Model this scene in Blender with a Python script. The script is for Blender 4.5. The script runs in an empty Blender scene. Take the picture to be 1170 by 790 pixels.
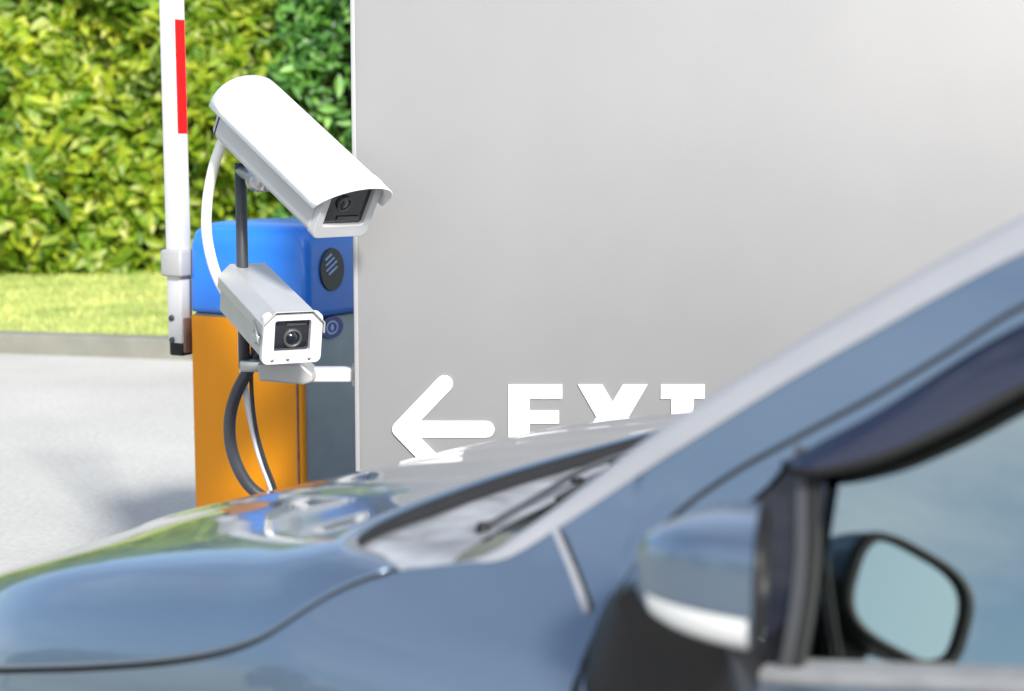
import bpy, bmesh, math, random
import numpy as np
from mathutils import Vector, Matrix, Euler

random.seed(7)
rng = np.random.default_rng(7)
R_ = math.radians
scene = bpy.context.scene
COL = scene.collection

# ------------------------------------------------------------------ helpers
def link(o, parent=None):
    COL.objects.link(o)
    if parent is not None:
        o.parent = parent
    return o

def tag(o, label=None, cat=None, group=None, kind=None):
    if label: o['label'] = label
    if cat: o['category'] = cat
    if group: o['group'] = group
    if kind: o['kind'] = kind
    return o

def thing(name, label, cat, loc=(0, 0, 0), rz=0.0, group=None):
    o = bpy.data.objects.new(name, None)
    o.empty_display_size = 0.1
    link(o)
    o.location = loc
    o.rotation_euler = (0, 0, rz)
    return tag(o, label, cat, group)

class MB:
    """collects vertices and faces for ONE mesh object"""
    def __init__(s): s.v = []; s.f = []; s.sm = []
    def add(s, vs, fs, smooth=True):
        b = len(s.v); s.v.extend([tuple(q) for q in vs])
        for q in fs:
            s.f.append([b + i for i in q]); s.sm.append(smooth)
        return s
    def grid(s, rows, close_v=False, flip=False, smooth=True):
        n, m = len(rows), len(rows[0]); vs = [q for r in rows for q in r]; fs = []
        for i in range(n - 1):
            for j in range(m - (0 if close_v else 1)):
                k = (j + 1) % m
                q = [i * m + j, i * m + k, (i + 1) * m + k, (i + 1) * m + j]
                fs.append(q[::-1] if flip else q)
        return s.add(vs, fs, smooth)
    def box(s, c, d, M=None, bevel=0.0, seg=2):
        bm = bmesh.new(); bmesh.ops.create_cube(bm, size=1.0)
        bmesh.ops.scale(bm, vec=Vector(d), verts=bm.verts)
        if bevel > 0:
            bmesh.ops.bevel(bm, geom=list(bm.edges), offset=bevel, segments=seg, profile=0.5, affect='EDGES')
        bmesh.ops.translate(bm, vec=Vector(c), verts=bm.verts)
        if M is not None: bmesh.ops.transform(bm, matrix=M, verts=bm.verts)
        bm.verts.index_update()
        s.add([v.co[:] for v in bm.verts], [[v.index for v in f.verts] for f in bm.faces], bevel > 0)
        bm.free(); return s
    def tube(s, pts, r, n=12, caps=True, smooth=True):
        pts = [Vector(p) for p in pts]; rr = r if hasattr(r, '__len__') else [r] * len(pts)
        rows = []; up = None
        for i, p in enumerate(pts):
            t = (pts[min(i + 1, len(pts) - 1)] - pts[max(i - 1, 0)]).normalized()
            if up is None:
                up = Vector((0, 0, 1)) if abs(t.z) < .9 else Vector((1, 0, 0))
            x = (up - t * up.dot(t)).normalized(); y = t.cross(x); up = x
            rows.append([p + (x * math.cos(2 * math.pi * k / n) + y * math.sin(2 * math.pi * k / n)) * rr[i] for k in range(n)])
        s.grid(rows, close_v=True, smooth=smooth)
        if caps:
            s.add(rows[0], [list(range(n))[::-1]], False); s.add(rows[-1], [list(range(n))], False)
        return s
    def lathe(s, prof, n=40, M=None):
        """prof: (radius, x) pairs, turned about the x axis"""
        rows = []
        for r, x in prof:
            rows.append([Vector((x, r * math.cos(2 * math.pi * k / n), r * math.sin(2 * math.pi * k / n))) for k in range(n)])
        if M is not None: rows = [[M @ q for q in r] for r in rows]
        return s.grid(rows, close_v=True)
    def prism(s, poly, axis_map, d0, d1):
        """poly outline (a,b) -> axis_map(a,b,depth)"""
        n = len(poly)
        vs = [axis_map(a, b, d0) for a, b in poly] + [axis_map(a, b, d1) for a, b in poly]
        fs = [list(range(n))[::-1], [n + i for i in range(n)]] + [[i, (i + 1) % n, n + (i + 1) % n, n + i] for i in range(n)]
        return s.add(vs, fs, False)
    def build(s, name, mat, parent=None, solid=0.0, bevel=0.0, sub=0, off=-1.0, autosm=None):
        me = bpy.data.meshes.new(name); me.from_pydata(s.v, [], s.f); me.update()
        for p, q in zip(me.polygons, s.sm): p.use_smooth = q
        bm = bmesh.new(); bm.from_mesh(me)
        bmesh.ops.remove_doubles(bm, verts=bm.verts, dist=1e-5)
        bmesh.ops.recalc_face_normals(bm, faces=bm.faces)
        bm.to_mesh(me); bm.free()
        me.materials.append(mat)
        o = bpy.data.objects.new(name, me); link(o, parent)
        if solid:
            m = o.modifiers.new('solid', 'SOLIDIFY'); m.thickness = solid; m.offset = off
        if bevel:
            m = o.modifiers.new('bev', 'BEVEL'); m.width = bevel; m.segments = 2; m.limit_method = 'ANGLE'; m.angle_limit = R_(40)
            m.harden_normals = False
        if sub:
            m = o.modifiers.new('sub', 'SUBSURF'); m.levels = sub; m.render_levels = sub
        return o

def interp(x, pts):
    return float(np.interp(x, [p[0] for p in pts], [p[1] for p in pts]))

def smooth_curve(pts, n=8):
    """Catmull-Rom through the points"""
    P = [Vector(p) for p in pts]; P = [P[0] * 2 - P[1]] + P + [P[-1] * 2 - P[-2]]; out = []
    for i in range(1, len(P) - 2):
        for k in range(n):
            t = k / n
            out.append(0.5 * ((2 * P[i]) + (P[i + 1] - P[i - 1]) * t + (2 * P[i - 1] - 5 * P[i] + 4 * P[i + 1] - P[i + 2]) * t * t
                              + (3 * P[i] - P[i - 1] - 3 * P[i + 1] + P[i + 2]) * t ** 3))
    out.append(P[-2]); return out

def sm_interp(pts):
    """smooth monotone-ish 1-D function through (x,y) points"""
    xs = np.array([p[0] for p in pts], float); ys = np.array([p[1] for p in pts], float)
    o = np.argsort(xs); xs, ys = xs[o], ys[o]
    d = np.diff(ys) / np.diff(xs); m = np.zeros_like(ys); m[0], m[-1] = d[0], d[-1]
    for i in range(1, len(xs) - 1):
        m[i] = 0 if d[i - 1] * d[i] <= 0 else 2 * d[i - 1] * d[i] / (d[i - 1] + d[i])
    def f(x):
        x = float(x)
        if x <= xs[0]: return float(ys[0] + m[0] * (x - xs[0]))
        if x >= xs[-1]: return float(ys[-1] + m[-1] * (x - xs[-1]))
        i = int(np.searchsorted(xs, x) - 1); h = xs[i + 1] - xs[i]; t = (x - xs[i]) / h
        return float((2 * t ** 3 - 3 * t * t + 1) * ys[i] + (t ** 3 - 2 * t * t + t) * h * m[i]
                     + (-2 * t ** 3 + 3 * t * t) * ys[i + 1] + (t ** 3 - t * t) * h * m[i + 1])
    return f

# ------------------------------------------------------------------ materials
def new_mat(name):
    m = bpy.data.materials.new(name); m.use_nodes = True
    nt = m.node_tree; return m, nt, nt.nodes['Principled BSDF']

def mat(name, col, rough=.5, metal=0.0, var=.08, scale=12.0, bump=0.0, bscale=80.0, coat=0.0, spec=.5, stretch=None):
    m, nt, b = new_mat(name)
    b.inputs['Roughness'].default_value = rough; b.inputs['Metallic'].default_value = metal
    b.inputs['Specular IOR Level'].default_value = spec
    if coat:
        b.inputs['Coat Weight'].default_value = coat; b.inputs['Coat Roughness'].default_value = .03
    tc = nt.nodes.new('ShaderNodeTexCoord')
    src = tc.outputs['Object']
    if stretch:
        mp = nt.nodes.new('ShaderNodeMapping'); mp.inputs['Scale'].default_value = stretch
        nt.links.new(src, mp.inputs['Vector']); src = mp.outputs['Vector']
    n = nt.nodes.new('ShaderNodeTexNoise'); n.inputs['Scale'].default_value = scale; n.inputs['Detail'].default_value = 5
    nt.links.new(src, n.inputs['Vector'])
    r = nt.nodes.new('ShaderNodeValToRGB')
    r.color_ramp.elements[0].position = .3; r.color_ramp.elements[1].position = .7
    r.color_ramp.elements[0].color = [c * (1 - var) for c in col] + [1]
    r.color_ramp.elements[1].color = [min(1, c * (1 + var)) for c in col] + [1]
    nt.links.new(n.outputs['Fac'], r.inputs['Fac']); nt.links.new(r.outputs['Color'], b.inputs['Base Color'])
    if bump:
        n2 = nt.nodes.new('ShaderNodeTexNoise'); n2.inputs['Scale'].default_value = bscale; n2.inputs['Detail'].default_value = 4
        nt.links.new(src, n2.inputs['Vector'])
        bp = nt.nodes.new('ShaderNodeBump'); bp.inputs['Strength'].default_value = bump; bp.inputs['Distance'].default_value = .01
        nt.links.new(n2.outputs['Fac'], bp.inputs['Height']); nt.links.new(bp.outputs['Normal'], b.inputs['Normal'])
    return m

def leaf_mat(name, cols, trans=.35, rough=.45):
    m, nt, b = new_mat(name)
    g = nt.nodes.new('ShaderNodeNewGeometry')
    r = nt.nodes.new('ShaderNodeValToRGB'); els = r.color_ramp.elements
    els[0].position = 0; els[0].color = (*cols[0], 1); els[1].position = 1; els[1].color = (*cols[-1], 1)
    for i, c in enumerate(cols[1:-1]):
        e = els.new((i + 1) / (len(cols) - 1)); e.color = (*c, 1)
    nt.links.new(g.outputs['Random Per Island'], r.inputs['Fac'])
    b.inputs['Roughness'].default_value = rough
    # young and old growth: whole clumps are paler or deeper green
    tc = nt.nodes.new('ShaderNodeTexCoord'); nz = nt.nodes.new('ShaderNodeTexNoise'); nz.inputs['Scale'].default_value = 2.3; nz.inputs['Detail'].default_value = 3
    nt.links.new(tc.outputs['Object'], nz.inputs['Vector'])
    cr = nt.nodes.new('ShaderNodeValToRGB'); cr.color_ramp.elements[0].position = .36; cr.color_ramp.elements[1].position = .62
    cr.color_ramp.elements[0].color = (.75, .88, .75, 1); cr.color_ramp.elements[1].color = (1.5, 1.38, 1.5, 1)
    nt.links.new(nz.outputs['Fac'], cr.inputs['Fac'])
    mm = nt.nodes.new('ShaderNodeMix'); mm.data_type = 'RGBA'; mm.blend_type = 'MULTIPLY'; mm.inputs['Factor'].default_value = 1
    nt.links.new(r.outputs['Color'], mm.inputs[6]); nt.links.new(cr.outputs['Color'], mm.inputs[7])
    nt.links.new(mm.outputs[2], b.inputs['Base Color'])
    tr = nt.nodes.new('ShaderNodeBsdfTranslucent'); nt.links.new(mm.outputs[2], tr.inputs['Color'])
    mx = nt.nodes.new('ShaderNodeMixShader'); mx.inputs['Fac'].default_value = trans
    nt.links.new(b.outputs['BSDF'], mx.inputs[1]); nt.links.new(tr.outputs['BSDF'], mx.inputs[2])
    nt.links.new(mx.outputs['Shader'], nt.nodes['Material Output'].inputs['Surface'])
    return m

def glass_mat(name, tint, refl):
    """tinted, reflective car glass: part mirror, part clear tinted pane"""
    m, nt, b = new_mat(name); nt.nodes.remove(b)
    t = nt.nodes.new('ShaderNodeBsdfTransparent'); t.inputs['Color'].default_value = (*tint, 1)
    g = nt.nodes.new('ShaderNodeBsdfGlossy'); g.inputs['Roughness'].default_value = .015; g.inputs['Color'].default_value = (.90, 1.0, .92, 1)
    f = nt.nodes.new('ShaderNodeFresnel'); f.inputs['IOR'].default_value = 1.5
    a = nt.nodes.new('ShaderNodeMath'); a.operation = 'ADD'; a.use_clamp = True; a.inputs[1].default_value = refl
    nt.links.new(f.outputs['Fac'], a.inputs[0])
    mx = nt.nodes.new('ShaderNodeMixShader')
    nt.links.new(a.outputs[0], mx.inputs['Fac']); nt.links.new(t.outputs[0], mx.inputs[1]); nt.links.new(g.outputs[0], mx.inputs[2])
    nt.links.new(mx.outputs[0], nt.nodes['Material Output'].inputs['Surface'])
    return m

M = {}
M['paint'] = mat('car_paint', (.125, .175, .235), rough=.32, metal=.70, var=.02, scale=900, coat=1.0)
def orange_peel(m):
    nt = m.node_tree; b = nt.nodes['Principled BSDF']; tc = nt.nodes.new('ShaderNodeTexCoord')
    n = nt.nodes.new('ShaderNodeTexNoise'); n.inputs['Scale'].default_value = 26; n.inputs['Detail'].default_value = 6; n.inputs['Roughness'].default_value = .6
    mp = nt.nodes.new('ShaderNodeMapping'); mp.inputs['Scale'].default_value = (.12, 1.0, .6)
    nt.links.new(tc.outputs['Object'], mp.inputs['Vector']); nt.links.new(mp.outputs['Vector'], n.inputs['Vector'])
    bp = nt.nodes.new('ShaderNodeBump'); bp.inputs['Strength'].default_value = .07; bp.inputs['Distance'].default_value = .004
    nt.links.new(n.outputs['Fac'], bp.inputs['Height']); nt.links.new(bp.outputs['Normal'], b.inputs['Coat Normal'])
    n2 = nt.nodes.new('ShaderNodeTexNoise'); n2.inputs['Scale'].default_value = 3.5; n2.inputs['Detail'].default_value = 8; n2.inputs['Roughness'].default_value = .7
    nt.links.new(tc.outputs['Object'], n2.inputs['Vector'])
    r = nt.nodes.new('ShaderNodeMapRange'); r.inputs['From Min'].default_value = .35; r.inputs['From Max'].default_value = .7; r.inputs['To Min'].default_value = .012; r.inputs['To Max'].default_value = .05
    nt.links.new(n2.outputs['Fac'], r.inputs['Value']); nt.links.new(r.outputs['Result'], b.inputs['Coat Roughness'])
orange_peel(M['paint'])
M['black_plastic'] = mat('black_plastic', (.006, .006, .007), rough=.5, spec=.3, var=.2, scale=60, bump=.05, bscale=600)
M['grey_plastic'] = mat('grey_plastic', (.17, .175, .18), rough=.5, var=.12, scale=30, bump=.1, bscale=300)
M['cowl'] = mat('cowl_plastic', (.24, .245, .25), rough=.38, var=.45, scale=16, bump=.08, bscale=300)
M['rubber'] = mat('rubber', (.005, .005, .0055), rough=.75, var=.2)
M['visor'] = mat('smoked_plastic', (.012, .014, .03), rough=.08, var=.1, coat=.5)
M['glass'] = glass_mat('window_glass', (.20, .25, .26), .33)
M['dark_glass'] = mat('dark_glass', (.010, .010, .014), rough=.05, var=.1)
M['wind_glass'] = glass_mat('windscreen_glass', (.55, .62, .60), .06)
M['chrome'] = mat('chrome', (.75, .76, .77), rough=.12, metal=1.0, var=.02)
M['mirror'] = mat('mirror_glass', (.34, .44, .50), rough=.01, metal=1.0, var=.01)
M['lamp_lens'] = mat('lamp_lens', (.72, .72, .70), rough=.1, var=.04, coat=1.0)
M['interior'] = mat('interior_trim', (.03, .03, .033), rough=.7, var=.2, bump=.1, bscale=200)
M['seat_cloth'] = mat('seat_cloth', (.055, .055, .06), rough=.9, var=.2, scale=60)
M['tyre'] = mat('tyre', (.02, .02, .02), rough=.85, var=.2, bump=.2, bscale=120)
M['alloy'] = mat('alloy', (.5, .51, .52), rough=.3, metal=.9, var=.05)
M['white_paint'] = mat('white_enamel', (.80, .80, .79), rough=.32, var=.03, scale=9, coat=.3)
M['silver_paint'] = mat('silver_enamel', (.34, .34, .335), rough=.35, metal=.15, var=.05, scale=14, bump=.02)
M['frame_white'] = mat('frame_white', (.52, .52, .515), rough=.35, var=.04)
M['frame_grey'] = mat('frame_grey', (.40, .405, .41), rough=.4, var=.05)
M['lens_black'] = mat('lens_black', (.012, .012, .012), rough=.35, var=.1)
M['lens_glass'] = mat('lens_glass', (.01, .012, .016), rough=.03, var=.05, coat=1.0)
M['lens_ring'] = mat('lens_ring', (.05, .05, .052), rough=.4, var=.05)
M['highlight_trim'] = mat('pale_highlight_trim', (.25, .255, .268), rough=.3, var=.03, coat=.4)  # pale pillar trim; on the windscreen edge strip this colour paints a highlight
M['divider'] = mat('divider_grey', (.045, .047, .05), rough=.45, var=.1)
M['steel'] = mat('galvanised_steel', (.42, .42, .42), rough=.35, metal=.8, var=.15, scale=25)
M['pole_grey'] = mat('dark_grey_paint', (.035, .037, .042), rough=.45, var=.15, scale=20)
M['white_conduit'] = mat('white_conduit', (.72, .71, .67), rough=.45, var=.06, scale=20)
M['grey_conduit'] = mat('grey_blue_conduit', (.032, .034, .042), rough=.4, var=.15)
M['pale_conduit'] = mat('pale_conduit', (.55, .58, .62), rough=.45, var=.06)
M['black_cable'] = mat('black_cable', (.02, .02, .022), rough=.5, var=.1)
M['orange'] = mat('orange_powder_coat', (.60, .215, .0), rough=.5, var=.10, scale=3.5, stretch=(1, 1, .35), bump=.03, bscale=300, spec=.25)
M['blue'] = mat('blue_powder_coat', (.012, .16, .62), rough=.34, var=.06, scale=5, bump=.03, bscale=300, coat=.2)
M['cab_grey'] = mat('blue_grey_steel', (.22, .26, .285), rough=.45, var=.1, scale=7, metal=.2)
M['vent_dark'] = mat('vent_dark', (.008, .016, .03), rough=.4, var=.1)
M['badge_blue'] = mat('badge_blue', (.008, .02, .22), rough=.3, var=.05)
M['badge_pale'] = mat('badge_pale', (.32, .45, .75), rough=.4, var=.05)
M['boom_white'] = mat('boom_white', (.50, .50, .505), rough=.35, var=.04, scale=5)
M['boom_red'] = mat('boom_red', (.58, .004, .005), rough=.5, spec=.2, var=.05)
M['rust_brown'] = mat('brown_steel', (.16, .09, .07), rough=.6, var=.3, scale=40)
M['lettering'] = mat('white_lettering', (.80, .80, .80), rough=.6, var=.05, scale=25, bump=.06, bscale=220)
M['trim_pale'] = mat('pale_trim', (.25, .25, .255), rough=.45, var=.03)

# --- large setting materials
def wall_mat():
    m, nt, b = new_mat('grey_wall_paint')
    tc = nt.nodes.new('ShaderNodeTexCoord')
    n = nt.nodes.new('ShaderNodeTexNoise'); n.inputs['Scale'].default_value = 1.6; n.inputs['Detail'].default_value = 6; n.inputs['Roughness'].default_value = .55
    nt.links.new(tc.outputs['Object'], n.inputs['Vector'])
    r = nt.nodes.new('ShaderNodeValToRGB'); r.color_ramp.elements[0].position = .3; r.color_ramp.elements[1].position = .75
    r.color_ramp.elements[0].color = (.188, .1885, .189, 1); r.color_ramp.elements[1].color = (.212, .2125, .213, 1)
    nt.links.new(n.outputs['Fac'], r.inputs['Fac']); nt.links.new(r.outputs['Color'], b.inputs['Base Color'])
    b.inputs['Roughness'].default_value = .55; b.inputs['Specular IOR Level'].default_value = .5
    n2 = nt.nodes.new('ShaderNodeTexNoise'); n2.inputs['Scale'].default_value = 220; n2.inputs['Detail'].default_value = 3
    nt.links.new(tc.outputs['Object'], n2.inputs['Vector'])
    bp = nt.nodes.new('ShaderNodeBump'); bp.inputs['Strength'].default_value = .06; bp.inputs['Distance'].default_value = .004
    nt.links.new(n2.outputs['Fac'], bp.inputs['Height']); nt.links.new(bp.outputs['Normal'], b.inputs['Normal'])
    return m
M['wall'] = wall_mat()

def concrete_mat():
    m, nt, b = new_mat('pale_concrete')
    tc = nt.nodes.new('ShaderNodeTexCoord')
    def noise(sc, det, ro=.6):
        n = nt.nodes.new('ShaderNodeTexNoise'); n.inputs['Scale'].default_value = sc; n.inputs['Detail'].default_value = det
        n.inputs['Roughness'].default_value = ro; nt.links.new(tc.outputs['Object'], n.inputs['Vector']); return n
    n1 = noise(.7, 8); n2 = noise(35, 6, .7)
    r = nt.nodes.new('ShaderNodeValToRGB'); r.color_ramp.elements[0].position = .32; r.color_ramp.elements[1].position = .7
    r.color_ramp.elements[0].color = (.41, .398, .366, 1); r.color_ramp.elements[1].color = (.50, .486, .45, 1)
    nt.links.new(n1.outputs['Fac'], r.inputs['Fac'])
    r2 = nt.nodes.new('ShaderNodeValToRGB'); r2.color_ramp.elements[0].position = .33; r2.color_ramp.elements[1].position = .75
    r2.color_ramp.elements[0].color = (.74, .74, .73, 1); r2.color_ramp.elements[1].color = (1.06, 1.06, 1.06, 1)
    nt.links.new(n2.outputs['Fac'], r2.inputs['Fac'])
    mx = nt.nodes.new('ShaderNodeMix'); mx.data_type = 'RGBA'; mx.blend_type = 'MULTIPLY'; mx.inputs['Factor'].default_value = 1
    nt.links.new(r.outputs['Color'], mx.inputs[6]); nt.links.new(r2.outputs['Color'], mx.inputs[7])
    nt.links.new(mx.outputs[2], b.inputs['Base Color']); b.inputs['Roughness'].default_value = .85
    bp = nt.nodes.new('ShaderNodeBump'); bp.inputs['Strength'].default_value = .25; bp.inputs['Distance'].default_value = .004
    nt.links.new(n2.outputs['Fac'], bp.inputs['Height']); nt.links.new(bp.outputs['Normal'], b.inputs['Normal'])
    return m
M['concrete'] = concrete_mat()
M['kerb'] = mat('kerb_concrete', (.165, .165, .135), rough=.85, var=.18, scale=4, bump=.3, bscale=60)
M['turf'] = mat('turf', (.32, .37, .10), rough=.9, var=.25, scale=3, bump=.4, bscale=60)
M['grass'] = leaf_mat('grass_blades', [(.32, .38, .09), (.46, .50, .16), (.38, .43, .12)], .35, .5)
M['hedge_leaf'] = leaf_mat('hedge_leaf', [(.05, .13, .008), (.20, .32, .014), (.40, .47, .03), (.08, .20, .01), (.48, .53, .06), (.20, .36, .02), (.60, .62, .22)], .58)
M['dark_leaf'] = leaf_mat('dark_leaf', [(.02, .07, .014), (.04, .13, .02), (.07, .19, .03), (.13, .28, .04)], .3)
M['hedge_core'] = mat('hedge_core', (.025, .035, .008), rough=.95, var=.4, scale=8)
M['bark'] = mat('bark', (.07, .05, .035), rough=.95, var=.3, scale=30, bump=.5)
M['tree_leaf'] = leaf_mat('tree_leaf', [(.03, .06, .012), (.05, .09, .018), (.07, .12, .03)], .3)

# ------------------------------------------------------------------ leaf clouds
def leaves(name, centers, normals, size, mat_, parent=None, wide=.42, fold=.25):
    n = len(centers); c = np.asarray(centers, float); nn = np.asarray(normals, float)
    nn /= np.linalg.norm(nn, axis=1)[:, None] + 1e-9
    a = rng.normal(size=(n, 3)); a -= (a * nn).sum(1)[:, None] * nn; a /= np.linalg.norm(a, axis=1)[:, None] + 1e-9
    b = np.cross(nn, a); L = (np.asarray(size) * np.ones(n))[:, None]; W = L * wide
    droop = rng.uniform(.0, .35, (n, 1))
    # pointed leaf of six vertices, folded along the midrib and drooping to its tip
    v = np.stack([c - a * L * .5, c - a * L * .12 + b * W * .5 + nn * W * fold, c + a * L * .22 + b * W * .38 + nn * (W * fold - L * droop * .15),
                  c + a * L * .5 - nn * L * droop * .4, c + a * L * .22 - b * W * .38 + nn * (W * fold - L * droop * .15),
                  c - a * L * .12 - b * W * .5 + nn * W * fold], 1).reshape(-1, 3)
    base = (np.arange(n) * 6)[:, None]
    q = np.concatenate([base + np.array([[0, 1, 2, 3]]), base + np.array([[0, 3, 4, 5]])], 1).reshape(-1)
    me = bpy.data.meshes.new(name); me.vertices.add(n * 6); me.vertices.foreach_set('co', v.reshape(-1))
    me.loops.add(len(q)); me.loops.foreach_set('vertex_index', q.astype(np.int32))
    me.polygons.add(n * 2); me.polygons.foreach_set('loop_start', (np.arange(n * 2) * 4).astype(np.int32))
    me.polygons.foreach_set('loop_total', np.full(n * 2, 4, np.int32)); me.update(calc_edges=True); me.validate()
    me.materials.append(mat_)
    return link(bpy.data.objects.new(name, me), parent)

# ------------------------------------------------------------------ ground, road, kerb, lawn
g = MB().add([(-400, -400, -.012), (400, -400, -.012), (400, 400, -.012), (-400, 400, -.012)], [[0, 1, 2, 3]], False).build('ground', M['turf'])
tag(g, 'wide flat ground reaching to the horizon', 'ground', kind='structure')

kd = Vector((1.39, -.36, 0)).normalized(); kn = Vector((-kd.y, kd.x, 0))      # kerb direction and its normal towards the lawn
kp = Vector((-2.19, 11.30, 0))
def kerb_pt(s, off, z): q = kp + kd * s + kn * off; return (q.x, q.y, z)
fa, fb = kerb_pt(-60, 0, 0), kerb_pt(60, 0, 0)
pv = MB().add([(fa[0], fa[1], 0), (-70, -45, 0), (70, -45, 0), (fb[0], fb[1], 0)], [[0, 1, 2, 3]], False).build('pavement', M['concrete'])
tag(pv, 'sunlit pale concrete driveway', 'pavement', kind='structure')
kb = MB()
prof = [(0.0, -.01), (.012, .125), (.03, .14), (.15, .145), (.152, -.01)]
L = 2.0; s = -30.0
while s < 30:
    j = random.uniform(-.003, .003)
    rows = [[kerb_pt(s + .004, o + j, z) for o, z in prof], [kerb_pt(s + L - .004, o + j, z) for o, z in prof]]
    kb.grid(rows, smooth=False); kb.add(rows[0], [list(range(5))], False); kb.add(rows[1], [list(range(5))[::-1]], False)
    s += L
tag(kb.build('kerb', M['kerb']), 'raised concrete kerb between driveway and lawn', 'kerb', kind='structure')

def lawn_z(x, y):
    d = (Vector((x, y, 0)) - kp).dot(kn)
    return .11 + .02 * math.sin(x * 1.3) * math.sin(y * .9) + .004 * max(0, d)
lw = MB(); rows = []
for i in range(40):
    row = []
    for k in range(30):
        s_, d_ = -30 + 60 * i / 39, .15 + 22 * (k / 29) ** 1.6
        q = kerb_pt(s_, d_, 0); row.append((q[0], q[1], lawn_z(q[0], q[1])))
    rows.append(row)
lw.grid(rows); tag(lw.build('lawn', M['turf']), 'bright mown lawn strip in front of the hedge', 'lawn', kind='structure')

# grass blades on the lawn (uncountable)
ng = 60000
bx = rng.uniform(-7.5, 1.5, ng); bd = rng.uniform(.16, 7.6, ng) ** 1.0
base = np.array([kp.x, kp.y])[None] + ((bx + 2.19) / kd.x)[:, None] * np.array([kd.x, kd.y])[None] + bd[:, None] * np.array([kn.x, kn.y])[None]
z0 = .11 + .02 * np.sin(base[:, 0] * 1.3) * np.sin(base[:, 1] * .9) + .004 * bd
h = rng.uniform(.025, .06, ng); az = rng.uniform(0, 2 * np.pi, ng); w = .006
ax = np.stack([np.cos(az), np.sin(az), np.zeros(ng)], 1); ln = rng.normal(0, .025, (ng, 2))
p = np.column_stack([base, z0])
v = np.stack([p - ax * w, p + ax * w, p + np.column_stack([ln, h])], 1).reshape(-1, 3)
me = bpy.data.meshes.new('grass'); me.vertices.add(ng * 3); me.vertices.foreach_set('co', v.reshape(-1))
me.loops.add(ng * 3); me.loops.foreach_set('vertex_index', np.arange(ng * 3, dtype=np.int32))
me.polygons.add(ng); me.polygons.foreach_set('loop_start', (np.arange(ng) * 3).astype(np.int32)); me.polygons.foreach_set('loop_total', np.full(ng, 3, np.int32))
me.update(calc_edges=True); me.materials.append(M['grass'])
go = link(bpy.data.objects.new('grass', me)); tag(go, 'short yellow green grass covering the lawn', 'grass', kind='stuff')

# ------------------------------------------------------------------ hedge and shrub
HY = 16.9
def hedge(name, label, x0, x1, h0, y0, n, size, lm, dens_dir, core_d=1.3):
    root = thing(name, label, 'hedge' if name == 'hedge' else 'shrub', ((x0 + x1) / 2, y0, .1))
    ox, oy, oz = root.location
    x = rng.uniform(x0, x1, n); z = rng.uniform(.1, h0, n)
    bulge = .28 * np.sin(x * 1.7 + .6 * np.sin(z * 2.1)) * np.sin(z * 1.9 + x * .7) + .16 * np.sin(x * 4.3 + 1) * np.sin(z * 3.7 + 2)
    depth = rng.exponential(.16, n)
    y = y0 - bulge + depth + .15 * np.clip((z - .1) / h0, 0, 1) - .15
    gap = np.sin(x * 3.1 + z * 1.3) * np.sin(z * 4.1 - x * 1.7)          # thinner places let the dark inside show
    keep = (rng.uniform(0, 1, n) < np.where(gap > .25, .45, 1.0))
    x, y, z = x[keep], y[keep], z[keep]; m = len(x)
    nrm = np.column_stack([rng.normal(0, .6, m), rng.normal(-.75, .5, m), rng.normal(.55, .5, m)])
    leaves('foliage', np.column_stack([x - ox, y - oy, z - oz]), nrm, rng.uniform(size[0], size[1], m), lm, root)
    # woody inside: an uneven closed core a good way behind the leaves
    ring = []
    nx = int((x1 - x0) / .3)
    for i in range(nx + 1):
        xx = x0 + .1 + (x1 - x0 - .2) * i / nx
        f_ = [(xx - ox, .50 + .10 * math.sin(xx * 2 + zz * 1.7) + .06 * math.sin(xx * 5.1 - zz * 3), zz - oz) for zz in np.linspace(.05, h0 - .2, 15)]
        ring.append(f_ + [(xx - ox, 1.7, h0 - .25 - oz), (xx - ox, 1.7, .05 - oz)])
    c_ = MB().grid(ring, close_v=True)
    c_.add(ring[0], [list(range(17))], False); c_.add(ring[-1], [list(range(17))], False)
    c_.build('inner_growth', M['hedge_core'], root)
    # leaves over the top and the back as well
    st = MB()
    for i in range(int((x1 - x0) / .35)):
        xx = x0 + .2 + i * .35 + random.uniform(-.1, .1)
        for k in range(3):
            st.tube([(xx - ox, .35, -.05), (xx + random.uniform(-.15, .15) - ox, .35, .7), (xx + random.uniform(-.4, .4) - ox, random.uniform(.3, .5), random.uniform(1.5, h0 - .4))], [.022, .015, .006], 6)
    st.build('stems', M['bark'], root)
    return root
hedge('hedge', 'tall yellow green leafy hedge behind the lawn strip', -15.0, -1.9, 4.4, HY, 31000, (.15, .31), M['hedge_leaf'], None)
hedge('shrub', 'deep green glossy shrub behind the big white camera, next to the wall edge', -2.35, 6.0, 4.3, HY - .25, 16500, (.13, .26), M['dark_leaf'], None)

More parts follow.
